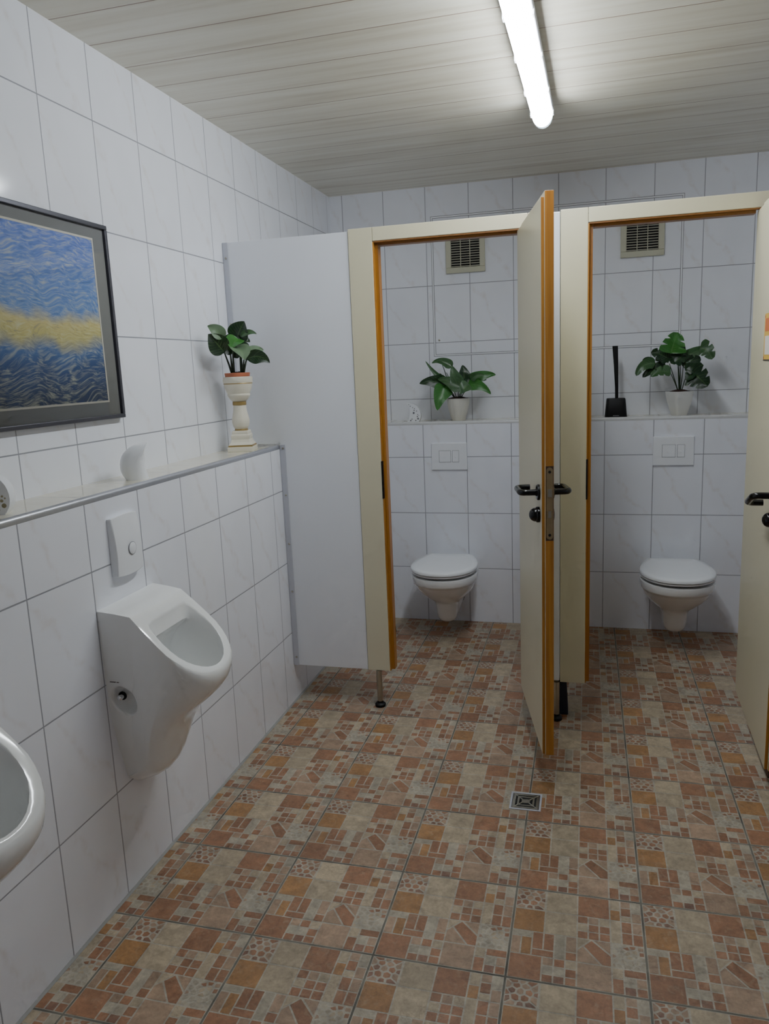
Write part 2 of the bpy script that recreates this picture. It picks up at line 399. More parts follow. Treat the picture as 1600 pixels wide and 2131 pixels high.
# ------------------------------------------------------------------ walls and ceiling
YI=1.7073; XJ=.0776; YP=1.1902; XK=.5809; Z1=1.2981; ZB=.9771; ZS=1.174
mUL=tile_mat('wall tile upper left','y',YI,Z1); mUB=tile_mat('wall tile upper back','x',XJ,Z1)
mPL=tile_mat('wall tile lower left','y',YP,ZB); mCB=tile_mat('wall tile lower back','x',XK,ZB)
mSL=tile_mat('ledge tile left','yl',YP+.05,.26,.25,.4,(226,222,206),.2,.5); mSB=tile_mat('ledge tile back','xl',XK+.04,3.6,.25,.75,(226,222,206),.2,.5)
mW=tile_mat('wall tile behind','x',0,Z1); mWR=tile_mat('wall tile right','y',0,Z1)
b=MB()
b.box(-.1,0,YF-.1,D+.1,0,H,0)
b.box(0,L,YF,D2,-.02,ZS-.012,1); b.box(0,L-.004,YF,D2,ZS-.012,ZS,2)
tag(b.build('wall_left',[mUL,mPL,mSL]),kind='structure')
b=MB()
b.box(-.1,XR+.1,D,D+.1,0,H,0); b.box(0,XR,D2,D,-.02,ZS-.012,1); b.box(0,XR,D2+.004,D,ZS-.012,ZS,2)
tag(b.build('wall_back',[mUB,mCB,mSB]),kind='structure')
b=MB(); b.box(XR,XR+.1,YF-.1,D+.1,0,H); tag(b.build('wall_right',mWR),kind='structure')
b=MB(); b.box(-.1,XR+.1,YF-.1,YF,0,H); tag(b.build('wall_front',mW),kind='structure')
b=MB(); b.box(-.1,XR+.1,YF-.1,D+.1,H,H+.1); tag(b.build('ceiling',M['ceiling']),kind='structure')
# metal edge profiles on the two ledges, sealant along the floor
def quarter(n=7,r=.011):
    return [(r*math.sin(PI/2*k/n),r*math.cos(PI/2*k/n)) for k in range(n+1)]
b=MB(); q=quarter()
poly=[(L-.0115,ZS-.004)]+[(L-.0105+x,ZL-.011+z) for x,z in q]+[(L+.0005,ZL-.018),(L-.0115,ZL-.018)]
b.loft([[(x,YF,z) for x,z in poly],[(x,Y0-.004,z) for x,z in poly]])
tag(b.build('trim_1',M['alu'],smooth=35),'aluminium edge profile along the ledge over the urinals','trim',kind='structure')
b=MB()
poly=[(D2+.0115,ZS-.004)]+[(D2+.0105-x,ZL-.011+z) for x,z in q]+[(D2-.0005,ZL-.018),(D2+.0115,ZL-.018)]
b.loft([[(L+.001,y,z) for y,z in poly],[(XR,y,z) for y,z in poly]])
tag(b.build('trim_2',M['paletrim'],smooth=35),'pale edge profile along the ledge behind the toilets','trim',kind='structure')
b=MB(); b.loft([[(L-.001,YF,0),(L+.008,YF,0),(L+.0035,YF,.004),(L-.001,YF,.0045)],[(L-.001,D2,0),(L+.008,D2,0),(L+.0035,D2,.004),(L-.001,D2,.0045)]])
tag(b.build('trim_3',M['caulk']),'grey sealant joint along the left wall and floor','trim',kind='structure')

# ------------------------------------------------------------------ ceiling lamp
LX=1.296; LY0,LY1=1.50,3.085
lt=empty('ceiling_lamp',(LX,(LY0+LY1)/2,H),-.016,'long lit fluorescent strip lamp mounted on the panelled ceiling','lamp')
def local(b,o): 
    b.v=[(x-o[0],y-o[1],z-o[2]) for x,y,z in b.v]; return b
o=(LX,(LY0+LY1)/2,H)
b=MB(); b.box(LX-.030,LX+.030,LY0+.04,LY1-.05,H-.022,H,0); b.box(LX-.044,LX+.044,LY0+.01,LY1-.012,H-.046,H-.022,0)
local(b,o).build('housing',M['lampbase'],lt,bevel=.004)
prof=[(.040*math.cos(PI*k/12+PI),.048*math.sin(PI*k/12+PI)) for k in range(13)]
b=MB(); b.loft([[(LX+x,y,H-.046+z) for x,z in prof] for y in (LY0+.02,LY1-.04)])
local(b,o).build('diffuser',M['glow'],lt,smooth=40)
b=MB(); b.loft([[(LX+x*s,y,H-.046+z*s) for x,z in prof] for y,s in ((LY1-.04,1),(LY1-.012,.97),(LY1-.002,.86),(LY1,.7))])
local(b,o).build('end_cap',M['endcap'],lt,smooth=60)
for yy in (LY0+.2,LY0+.62,LY1-.65,LY1-.32,LY1-.06):
    for s in (-1,1):
        b=MB(); b.box(LX+s*.0415-.004,LX+s*.0415+.004,yy-.013,yy+.013,H-.058,H-.036); local(b,o).build('clip',M['whiteplastic'],lt,bevel=.002)

# ------------------------------------------------------------------ picture
PX=.022
pic=empty('framed_picture',(0,1.556,1.664),0,'grey framed blue and yellow print with dark mat hung above the urinals','picture')
o=(0,1.556,1.664); ya,yb,za,zb=1.170,1.942,1.364,1.963
b=MB(); w=.013
for (p,q,r,s) in ((ya,yb,za,za+w),(ya,yb,zb-w,zb),(ya,ya+w,za+w,zb-w),(yb-w,yb,za+w,zb-w)): b.box(.001,PX,p,q,r,s)
local(b,o).build('frame',M['frame'],pic,bevel=.002)
b=MB(); b.box(.004,.012,ya+w,yb-w,za+w,zb-w); local(b,o).build('mat_board',M['matboard'],pic)
b=MB(); iy0,iy1,iz0,iz1=1.247,1.867,1.423,1.911; e=.006
for (p,q,r,s) in ((iy0-e,iy1+e,iz0-e,iz0),(iy0-e,iy1+e,iz1,iz1+e),(iy0-e,iy0,iz0,iz1),(iy1,iy1+e,iz0,iz1)): b.box(.011,.0135,p,q,r,s)
local(b,o).build('mat_bevel',M['bevelboard'],pic)
b=MB(); b.box(.0115,.0128,iy0,iy1,iz0,iz1)
x=b.build('print',M['print'],pic); x.data.transform(Matrix.Identity(4)); x.location=(-o[0],-o[1],-o[2])
b=MB(); b.add([(.0165,ya+w,za+w),(.0165,yb-w,za+w),(.0165,yb-w,zb-w),(.0165,ya+w,zb-w)],[(0,1,2,3)]); local(b,o).build('glass',M['glass'],pic)

# ------------------------------------------------------------------ white front panel by the left wall
pn=empty('partition_panel',(.3,Y0,PB),0,'white laminate partition panel fixed to the left tiled wall','partition')
o=(.3,Y0,PB)
PX1=.553
poly=[(L+.003,PB),(PX1,PB),(PX1,PT-.004),(.003,PT-.004),(.003,ZL+.003),(L+.003,ZL+.003)]
b=MB(); b.prism(poly,Y0,Y0+.028); local(b,o).build('panel',M['white_panel'],pn,bevel=.002)
b=MB(); b.box(.001,.024,Y0-.004,Y0,ZL+.003,PT-.004); local(b,o).build('upper_wall_strip',M['alu_dull'],pn,bevel=.001)
b=MB(); b.box(L+.001,L+.026,Y0-.004,Y0,PB,ZL); local(b,o).build('lower_wall_strip',M['alu_dull'],pn,bevel=.001)
for x,z in ((.014,1.97),(.014,1.70),(.014,1.42),(L+.016,1.165),(L+.016,.96),(L+.016,.74),(L+.016,.52),(L+.016,.21)):
    b=MB(); b.lathe([(.0046,0),(.0046,.002),(.003,.0034)],(x,0,z),12,axis='y'); b.v=[(p[0],Y0-.004-p[1],p[2]) for p in b.v]
    local(b,o).build('screw',M['steel'],pn)

# ------------------------------------------------------------------ door frames
def make_frame(name,x0,x1,label,legs):
    """x0..x1: clear opening"""
    o=((x0+x1)/2,Y0,0); r=empty(name,o,0,label,'door frame','cream toilet door frames'); del r['group']
    J=.103; zt=1.985
    b=MB(); b.box(x0-J,x0-.003,Y0-.006,Y0+.034,PB,PT+.004); local(b,o).build('jamb',M['cream'],r,bevel=.002)
    b=MB(); b.box(x1+.031,x1+J,Y0-.006,Y0+.034,PB,PT+.004); local(b,o).build('jamb',M['cream'],r,bevel=.002)
    b=MB(); b.box(x0-.003+.0012,x1+.031-.0012,Y0-.006,Y0+.034,zt+.003,PT+.004); local(b,o).build('header',M['cream'],r,bevel=.002)
    b=MB(); b.box(x0-.003,x0+.001,Y0-.003,Y0+.018,PB+.001,zt); b.box(x0-.003,x0+.014,Y0+.018,Y0+.058,PB+.001,zt); local(b,o).build('jamb_lining',M['wood'],r)
    b=MB(); b.box(x1+.027,x1+.031,Y0-.003,Y0+.058,PB+.001,zt); local(b,o).build('jamb_lining',M['wood'],r)
    b=MB(); b.box(x0+.0015,x1+.026,Y0-.003,Y0+.018,zt-.002,zt+.003); b.box(x0+.0145,x1-.008,Y0+.018,Y0+.058,zt-.012,zt+.003); local(b,o).build('header_lining',M['wood_x'],r)
    b=MB(); b.box(x0-.0045,x0+.0022,Y0-.0065,Y0+.010,.945,1.105); local(b,o).build('strike_plate',M['black_matt'],r,bevel=.001)
    for lx in legs:
        lg=empty('support_leg',(lx-o[0],-.002,0)); lg.parent=r
        b=MB(); b.lathe([(.0125,.012),(.0125,PB)],n=24); b.build('tube',M['steel'],lg,smooth=40)
        b=MB(); b.lathe([(.023,0),(.024,.004),(.024,.012),(.019,.017),(.0135,.019),(.0135,.026),(.0125,.027)],n=28); b.build('foot',M['black_matt'],lg,smooth=40)
    return r
X10,X11=.658,1.237; X20,X21=1.491,2.070
make_frame('door_frame',X10,X11,'cream door frame with orange wooden lining, beside the white panel',[.603])
make_frame('door_frame',X20,X21,'cream door frame with orange wooden lining, right of the open middle door',[1.374])
# dividing panel between the stalls
b=MB(); b.box(1.3425,1.3865,Y0-.006,D2-.002,PB+.005,PT-.002)
dv=b.build('stall_divider',M['white_panel'],bevel=.004,seg=3); tag(dv,'white divider panel between the two toilet stalls, seen edge on','partition')
# right-hand front panel and the leg cover standing by the divider
b=MB(); b.box(X21+.105,XR-.002,Y0,Y0+.028,PB,PT-.004)
tag(b.build('partition_panel',M['white_panel'],bevel=.002),'white laminate partition panel behind the open right-hand door','partition')
b=MB(); b.loft([[(1.372-w,2.775-0.02*w,z),(1.372+w,2.775-.02*w,z),(1.372+w*.9,2.775+d,z),(1.372-w*.9,2.775+d,z)] for z,w,d in ((0,.046,.10),(.004,.047,.10),(.16,.036,.08))])
b.v=[(1.384+(x-1.372)*.75+.002,y+.066,z) for x,y,z in b.v]
tag(b.build('door_stop',M['navy'],bevel=.003),'dark blue tapered block on the floor behind the support leg','door stop')

# ------------------------------------------------------------------ doors
W=.556; T1=.010; T2=.038; HD=1.851
def uhandle(sgn):
    """U-shaped lever, local: neck along -Y*sgn..., lever back toward the hinge (-X)"""
    P=[]; R=.0105; s=sgn; nk=.062; ln=.112; rt=.046; rb=.019
    P+= [(0,0,0),(0,s*(nk-rb),0)]
    for k in range(1,7): a=PI/2*k/6; P.append((-rb+rb*math.cos(a),s*(nk-rb+rb*math.sin(a)),0))
    for k in range(0,7): a=PI/2*k/6; P.append((-ln+rb-rb*math.sin(a),s*(nk-rb+rb*math.cos(a)),0))
    P.append((-ln,s*(nk-rt),0))
    return P,R
def make_door(name,loc,rz,label,droop,ext,W,HD,dz):
    r=empty(name,loc,rz,label,'door')
    b=MB()
    V=[(0,0),(W,0),(W,T1),(W+.011,T1),(W+.011,T2),(.014,T2),(.014,T1),(0,T1)]
    b.box(-ext,W,0,T1,0,HD,0); b.box(.014,W+.011,T1,T2,0,HD+.016,0)
    lf=b.build('leaf',[M['cream'],M['wood'],M['wood_x']],r)
    for p in lf.data.polygons:
        n=p.normal
        if abs(n.x)>.9: p.material_index=1
        if abs(n.z)>.9: p.material_index=2
    bv=lf.modifiers.new('round','BEVEL'); bv.width=.0012; bv.segments=2
    # mortice lock on the latch edge
    X=W+.011; c=(T1+T2)/2
    z0,z1=.772+dz,1.012+dz
    lk=MB(); n=10
    pl=[(c+.0105*math.cos(PI*k/n),z1-.0105+.0105*math.sin(PI*k/n)) for k in range(n+1)]+[(c+.0105*math.cos(PI+PI*k/n),z0+.0105+.0105*math.sin(PI+PI*k/n)) for k in range(n+1)]
    lk.loft([[(X-.001,y,z) for y,z in pl],[(X+.0018,y,z) for y,z in pl]])
    lo=lk.build('lock_faceplate',M['lockmetal'],r)
    b=MB(); b.box(X-.001,X+.0007,c-.0125,c+.0125,z0-.004,z1+.004); b.build('lock_mortice',M['darkbrown'],r)
    for z in (z1-.015,z0+.015):
        b=MB(); b.lathe([(.0048,0),(.0048,.0008)],(X+.0016,c,z),14,axis='x'); b.build('screw',M['dark'],lo)
    b=MB(); b.loft([[(X+.0015,c-.0065,z),(X+.0015,c+.0065,z),(X+dx,c+.0065,z),(X+.002,c-.0065,z)] for z,dx in ((.915+dz,.007),(.940+dz,.007))]); b.build('latch',M['steel'],lo)
    b=MB(); b.box(X+.0015,X+.0024,c-.005,c+.005,.845+dz,.868+dz); b.build('bolt',M['steel'],lo)
    # handles, both faces
    hx=W-.052; hz=.921+dz
    for s,y in ((-1,0),(1,T2)):
        P,R=uhandle(s)
        d=droop
        P=[(hx+x*math.cos(d),y+yy,hz+x*math.sin(d)) for x,yy,z in P]
        b=MB(); b.tube(P,R,16); h=b.build('handle',M['black'],r,smooth=50)
        b=MB(); b.lathe([(.027,0),(.027,.006),(.024,.009),(.013,.009),(.012,.013)],(0,0,0),28,axis='y'); b.v=[(p[0]+hx,y+s*p[1],p[2]+hz) for p in b.v]; b.build('rosette',M['black'],h,smooth=40)
    # privacy bolt: turn knob inside, flat rose outside
    kz=.845+dz
    b=MB(); b.lathe([(.027,0),(.027,.008),(.0255,.011),(.0235,.012)]+[(.0235*math.cos(PI/2*k/7),.013+.022*math.sin(PI/2*k/7)) for k in range(8)],(0,0,0),28,axis='y'); b.v=[(p[0]+hx,-p[1],p[2]+kz) for p in b.v]; b.build('lock_knob',M['black'],r,smooth=40)
    b=MB(); b.lathe([(.027,0),(.027,.005),(.02,.010),(.001,.011)],(0,0,0),28,axis='y'); b.v=[(p[0]+hx,T2+p[1],p[2]+kz) for p in b.v]; b.build('lock_rose',M['black'],r,smooth=40)
    return r
a1=math.atan2(-.537,.114); a2=math.atan2(-.60,-.020)
d1=make_door('toilet_door',(1.232,2.776,.137),a1,'cream toilet door standing open, orange wooden edge with lock facing out',0,.03,.556,1.845,0)
d2=make_door('toilet_door',(2.068,2.777,.168),a2,'cream toilet door at the right edge, with a yellow bordered sticker',math.radians(21),.05,.578,1.8135,-.036)
b=MB(); b.box(.36,.573,.012,.030,-.032,0); b.build('bottom_strip',M['darkbrown'],d2)  # low dark brown strip below the latch half of the leaf
# sticker on the second door's inner face (local: x along the leaf, face at y=0)
st=MB(); st.box(0.208,.42,-.0012,-.0002,1.292,1.445)
so=st.build('sticker',M['yellow'],d2)
b=MB(); b.box(.223,.405,-.0018,-.0012,1.387,1.429); b.build('sticker_print',M['redprint'],so)
b=MB(); b.box(.228,.40,-.0018,-.0012,1.312,1.372); b.build('sticker_field',M['paper'],so)
for z in (1.302,1.435):
    b=MB(); b.lathe([(.005,0),(.005,.0008)],(0,0,0),10,axis='y'); b.v=[(p[0]+.216,-.0012-p[1],p[2]+z) for p in b.v]; b.build('sticker_dot',M['redprint'],so)
b=MB(); b.box(.208,.42,-.0016,-.0012,1.292,1.296); b.build('sticker_line',M['brownline'],so)

# ------------------------------------------------------------------ toilets
def dshape(w,f,b,n=40,c=None):
    """outline from the wall (0) forward to f, half width w, half width b at the wall; returns (x, depth)"""
    c=f-w*1.2 if c is None else c
    pts=[]
    m=12
    for k in range(m): t=k/m; e=t*t*(3-2*t)**.5 if False else math.sin(t*PI/2); pts.append((b+(w-b)*e,c*t))
    for k in range(n+1):
        a=PI*k/n; pts.append((w*math.copysign(abs(math.cos(a))**.92,math.cos(a)),c+(f-c)*math.sin(a)**.95))
    for k in range(m-1,-1,-1): t=k/m; e=math.sin(t*PI/2); pts.append((-(b+(w-b)*e),c*t))
    return pts
def make_toilet(name,x,label):
    r=empty(name,(x,D2,0),0,label,'toilet')
    R=lambda w,f,b,z,c=None,d0=0:[(px,-(d0+d),z) for px,d in dshape(w,f-d0,b,c=c)]
    b=MB()
    S=[(.3865,.168,.506,.120),(.3855,.177,.515,.125),(.381,.179,.517,.126),(.350,.176,.512,.122),(.341,.174,.508,.119),(.338,.166,.498,.115),(.325,.164,.490,.112),(.300,.154,.470,.105),(.275,.137,.438,.098),(.250,.115,.402,.090),(.232,.094,.375,.084),(.218,.077,.352,.079),(.205,.067,.338,.072),(.185,.061,.331,.066),(.150,.058,.326,.056),(.120,.054,.318,.046),(.100,.046,.303,.036),(.090,.034,.285,.026),(.086,.018,.262,.014)]
    b.loft([R(w,f,bb,z,c=None) for z,w,f,bb in S],0,False,True)
    # inside of the bowl
    b.loft([R(.168,.506,.12,.3865),R(.135,.465,.10,.385,d0=.06),R(.12,.44,.09,.33,d0=.09),R(.07,.36,.05,.22,d0=.14)],0,False,True)
    body=b.build('bowl',M['ceramic'],r,smooth=55)
    b=MB(); b.loft([R(.166,.504,.12,.398,d0=.085),R(.177,.519,.124,.4005,d0=.082),R(.178,.520,.124,.407,d0=.082),R(.174,.516,.12,.410,d0=.085)]); b.build('seat',M['seatplastic'],r,smooth=45)
    b=MB(); b.loft([R(.176,.518,.122,.4115,d0=.082),R(.181,.525,.126,.414,d0=.078),R(.181,.525,.126,.424,d0=.078),R(.176,.520,.122,.4295,d0=.082),R(.150,.49,.10,.4325,d0=.10),R(.08,.40,.05,.4345,d0=.17)]); b.build('lid',M['seatplastic'],r,smooth=50)
    pad=[(s_*w,0,z) for s_,w,z in ((-1,.118,.386),(1,.118,.386),(1,.112,.33),(1,.098,.26),(1,.078,.21),(1,.05,.13),(1,.02,.092),(-1,.02,.092),(-1,.05,.13),(-1,.078,.21),(-1,.098,.26),(-1,.112,.33))]
    b=MB(); b.loft([[(x_*1.03,0,z) for x_,_,z in pad],[(x_*1.03,-.004,z) for x_,_,z in pad]]); b.build('mounting_pad',M['greyline'],r)
    for s in (-1,1):
        b=MB(); b.box(s*.078-.014,s*.078+.014,-.083,-.055,.391,.418); b.build('hinge',M['seatplastic'],r,bevel=.004)
    return r
make_toilet('toilet',.742,'white wall hung toilet with closed lid, in the stall beside the white panel')
make_toilet('toilet',1.935,'white wall hung toilet with closed lid, in the stall beside the right-hand door')

def make_flush(name,x,z,label):
    r=empty(name,(x,D2,z),0,label,'flush plate')
    b=MB(); b.box(-.102,.102,-.011,0,-.077,.077); b.build('mounting_plate',M['whiteplastic'],r,bevel=.003)
    for x0,x1,nm in ((-.056,.009,'full_flush_button'),(.020,.055,'half_flush_button')):
        b=MB(); b.box(x0-.0016,x1+.0016,-.0114,-.010,-.0336,.0336); g=b.build(nm,M['greyline'],r)
        b=MB(); b.box(x0,x1,-.0128,-.0104,-.032,.032); b.build('key',M['whiteplastic'],g,bevel=.001)
        b=MB(); b.lathe([(.0085 if x1<.01 else .005,0),(.0065 if x1<.01 else .0035,.0008)],(0,0,0),20,axis='y'); b.v=[(p[0]+(x0+x1)/2,-.0128-p[1],p[2]-.004) for p in b.v]; b.build('dimple',M['whiteplastic'],g)
    return r
make_flush('flush_plate',.730,.981,'white dual flush plate on the tiles, left of the open middle door')
make_flush('flush_plate',1.931,.997,'white dual flush plate on the tiles, right of the open middle door')

# ------------------------------------------------------------------ vents and access panel
def make_vent(name,x,z,label):
    r=empty(name,(x,D,z),0,label,'vent')
    h=.113; i=.082
    b=MB()
    for a in ((-h,h,-h,-i),(-h,h,i,h),(-h,-i,-i,i),(i,h,-i,i)): b.box(a[0],a[1],-.018,0,a[2],a[3])
    b.build('frame',M['vent'],r,bevel=.003)
    b=MB(); b.box(-i,i,-.003,-.001,-i,i); b.build('opening',M['dark'],r)
    b=MB()
    for k in range(12):
        zz=-i+.007+k*(2*i-.014)/11
        b.loft([[(x_,-.004,zz-.001),(x_,-.004,zz+.003),(x_,-.0165,zz-.001),(x_,-.0165,zz-.005)] for x_ in (-i,i)])
    b.build('louvre',M['slat'],r)
    for s in (-1,1):
        b=MB(); b.box(s*.027-.0015,s*.027+.0015,-.0178,-.004,-i,i); b.build('bar',M['vent'],r)
    return r
make_vent('air_vent',.806,2.125,'cream square air vent with dark louvres, in the stall nearest the white panel')
make_vent('air_vent',1.770,2.140,'cream square air vent with dark louvres, in the stall nearest the right-hand door')
ax0,ax1,az0,az1=.606,1.980,1.546,2.336
ap=empty('access_panel_frame',((ax0+ax1)/2,D,az0),0,'thin double outlined access panel set in the tiles of the back wall','access panel'); o=((ax0+ax1)/2,D,az0)
def ring(x0,x1,z0,z1,w,y0,y1):
    b=MB()
    for a in ((x0,x1,z0,z0+w),(x0,x1,z1-w,z1),(x0,x0+w,z0+w,z1-w),(x1-w,x1,z0+w,z1-w)): b.box(a[0],a[1],y0,y1,a[2],a[3])
    return local(b,o)
ring(ax0,ax1,az0,az1,.0025,D-.001,D).build('outer_joint',M['greyline'],ap)
ring(ax0+.0025,ax1-.0025,az0+.0025,az1-.0025,.0075,D-.0018,D).build('rim',M['whiteplastic'],ap)
ring(ax0+.010,ax1-.010,az0+.010,az1-.010,.0025,D-.001,D).build('inner_joint',M['greyline'],ap)
for x,z in ((.640,1.640),(1.925,1.585)):
    b=MB(); b.lathe([(.0062,0),(.0062,.002),(.003,.003)],(0,0,0),14,axis='y'); b.v=[(p[0]+x,D-p[1],p[2]+z) for p in b.v]; local(b,o).build('screw',M['steel'],ap)

# ------------------------------------------------------------------ urinals
UZ0=.292
def make_urinal(name,y,label):
    r=empty(name,(L,y,0),0,label,'urinal')
    N=24    # half-section samples
    # rim outer curve, half: (x depth from wall, half width, z); slanted plane z=.85-(x-.098)*.96
    pz=lambda x:.852-max(0,x-.098)*.955
    RO=[(0,.141,.866),(.05,.139,.860),(.098,.137,.852),(.125,.1405,0),(.150,.143,0),(.178,.1445,0),(.205,.1435,0),(.229,.136,0),(.249,.125,0),(.267,.109,0),(.281,.089,0),(.2905,.066,0),(.296,.042,0),(.299,.019,0),(.2995,0,0)]
    RO=[(a if a<.2 else .2+(a-.2)*.91,h,z) for a,h,z in RO]; RO=[(a,h,z if z else pz(a)) for a,h,z in RO]
    def full(half): return [(a,-h,z) for a,h,z in half]+[(a,h,z) for a,h,z in half[-2::-1]]
    # lower rows: the rim's plan outline drawn in row by row, so the flanks flow smoothly to the foot
    FR=RO[-1][0]; ZF=RO[-1][2]; WM=.1445
    rows=[RO]
    for zf,f,w,k in ((.660,.2935,.1452,.06),(.645,.2925,.1447,.16),(.622,.285,.144,.30),(.597,.266,.142,.46),(.572,.240,.1395,.61),(.548,.210,.136,.74),(.523,.184,.131,.85),(.496,.164,.1255,.93),(.468,.150,.1195,.98),(.44,.140,.1135,1),(.41,.130,.107,1),(.385,.121,.1015,1),(.36,.108,.0965,1),(.338,.089,.0925,1),(.32,.062,.090,1),(.306,.032,.088,1),(.296,.008,.087,1)):
        kk=max(0,(.50-zf)/(.50-.296))**1.3; q=[]
        zz=(zf-ZF*(1-k))/k
        for a,hh,z in RO:
            hw=hh/WM*w
            q.append((a/FR*f,hw,z*(1-k)+zz*k+.050*kk*(hh/WM)**2))
        rows.append(q)
    b=MB(); b.loft([full(q) for q in rows],0,False,False,closed=False)
    bot=full(rows[-1]); oo=len(b.v); b.v+=bot; b.f.append(list(range(oo,oo+len(bot)))); b.m.append(0)
    # rim face: from outer rim to the opening, opening starts below the top ledge
    RI=[(.126,.040,0),(.126,.075,0),(.128,.098,0),(.138,.1075,0),(.155,.113,0),(.178,.117,0),(.202,.116,0),(.223,.110,0),(.241,.099,0),(.256,.084,0),(.268,.067,0),(.277,.049,0),(.282,.032,0),(.285,.015,0),(.2855,0,0)]
    RI=[(a if a<.2 else .2+(a-.2)*.91,h,z) for a,h,z in RI]; RI=[(a,h,pz(a)-.001) for a,h,z in RI]
    def lerp(A,B,t,dz=0): return [tuple(A[i][j]*(1-t)+B[i][j]*t+(dz if j==2 else 0) for j in range(3)) for i in range(len(A))]
    # outer ring for the rim face starts at the top front edge
    TE=[(.098,.045,.852),(.098,.09,.852),(.098,.137,.852)]+RO[3:]
    rim=[TE,lerp(TE,RI,.12,.0012),lerp(TE,RI,.5,.0020),lerp(TE,RI,.88,.0008),RI]
    # throat: down and back into the bowl
    def inner(f,w,back,z,slope): 
        out=[]
        for i,(a,h,zz) in enumerate(RI):
            t=(a-.126)/(.278-.126)
            out.append((back+(f-back)*t,h/.117*w,z-slope*t))
        return out
    RR=lambda A,dx,dw,dz:[(a+dx*(1 if a<.2 else -1)*abs(a-.212)/.086,max(0,h-dw*(h/.117)),z+dz) for a,h,z in A]
    rim+= [RR(RI,.000,.003,-.006),RR(RI,.003,.006,-.022),RR(RI,.008,.009,-.045)]
    rim+= [inner(.240,.106,.092,.735,.140),inner(.210,.099,.066,.665,.092),inner(.170,.086,.050,.605,.048),inner(.142,.062,.048,.566,.018),inner(.122,.040,.058,.549,.003),inner(.10,.02,.08,.545,0)]
    b.loft([full(q) for q in rim],0,False,False,closed=False)
    # close the strip between the two inner top edges (top lip and back wall of the bowl)
    hl=[q[0] for q in rim]
    oo=len(b.v); b.v+=[(a,-h,z) for a,h,z in hl]+[(a,h,z) for a,h,z in hl]; n=len(hl)
    for k in range(n-1): b.f.append([oo+k,oo+k+1,oo+n+k+1,oo+n+k]); b.m.append(0)
    last=full(rim[-1]); oo=len(b.v); b.v+=last; b.f.append(list(range(oo,oo+len(last)))); b.m.append(0)
    # top ledge
    oo=len(b.v); b.v+=[(0,-.141,.866),(0,.141,.866),(.05,.139,.860),(.098,.137,.852),(.098,.09,.852),(.098,.045,.852),(.098,-.045,.852),(.098,-.09,.852),(.098,-.137,.852),(.05,-.139,.860)]
    b.f.append(list(range(oo,oo+10))); b.m.append(0)
    # back against the wall
    bk=[q[0] for q in rows]; oo=len(b.v); b.v+=[(a,-h,z) for a,h,z in bk]+[(a,h,z) for a,h,z in bk[::-1]]; b.f.append(list(range(oo,oo+2*len(bk)))); b.m.append(0)
    me_=b.build('body',M['ceramic'],r)
    bm=bmesh.new(); bm.from_mesh(me_.data); bmesh.ops.remove_doubles(bm,verts=bm.verts,dist=.0004); bmesh.ops.recalc_face_normals(bm,faces=bm.faces)
    bmesh.ops.triangulate(bm,faces=[f for f in bm.faces if len(f.verts)>12]); bm.to_mesh(me_.data); bm.free()
    me_.data.polygons.foreach_set('use_smooth',[True]*len(me_.data.polygons)); me_.data.set_sharp_from_angle(angle=math.radians(38))
    
    # fixing recess pressed into the flank, with its chrome bolt
    hz=.604; hx=.048
    bm=bmesh.new(); bm.from_mesh(me_.data)
    for k in range(2):
        fs=[f for f in bm.faces if f.normal.y<-.7 and len(f.verts)<6 and any((v.co.x<.16 and .47<v.co.z<.74) for v in f.verts) and f.calc_center_median().x<.13 and f.calc_center_median().y<-.1]
        es=set(e for f in fs for e in f.edges if e.calc_length()>.003)
        bmesh.ops.subdivide_edges(bm,edges=list(es),cuts=4 if k==0 else 2,use_grid_fill=True)
    for v in bm.verts:
        if v.co.y>-.1: continue
        u=(v.co.x-hx)/.038; w_=(v.co.z-hz+ .25*(v.co.x-hx))/.041
        q=math.sqrt(u*u+w_*w_)
        if q<1.12:
            s=max(0,min(1,(1.12-q)/.22)); s=s*s*(3-2*s); dp=.004*s+.042*max(0,min(1,(1.0-q)/.30))*(.7+.3*u)
            v.co.y-=math.copysign(dp,v.co.y)
    bmesh.ops.recalc_face_normals(bm,faces=bm.faces); bm.to_mesh(me_.data); bm.free()
    me_.data.polygons.foreach_set('use_smooth',[True]*len(me_.data.polygons)); me_.data.set_sharp_from_angle(angle=math.radians(45))
    yy=-.1475; hb=r
    o_=hx-.014
    b=MB(); b.lathe([(.0125,0),(.0125,.003),(.009,.004)],(0,0,0),20,axis='y'); b.v=[(p[0]+o_,yy+.034-p[1],p[2]+hz+.008) for p in b.v]; b.build('washer',M['black_matt'],hb)
    b=MB(); b.lathe([(.0075,0),(.0075,.016),(.005,.018)],(0,0,0),18,axis='y'); b.v=[(p[0]+o_+.001,yy+.030-p[1],p[2]+hz+.008) for p in b.v]; b.build('mounting_bolt',M['chrome'],hb,smooth=40)
    b=MB(); b.box(.022,.040,yy-.0012,yy+.001,.6655,.6675); b.box(.043,.050,yy-.0012,yy+.001,.6655,.667); b.build('maker_mark',M['brownline'],r)
    return r
M['recess']=plain('shaded ceramic recess',(176,178,176),.3)
make_urinal('urinal',1.583,'white ceramic wall urinal with a chrome bolt in its side, below the white push plate')
make_urinal('urinal',.762,'white ceramic wall urinal cut by the lower left edge of the photo')
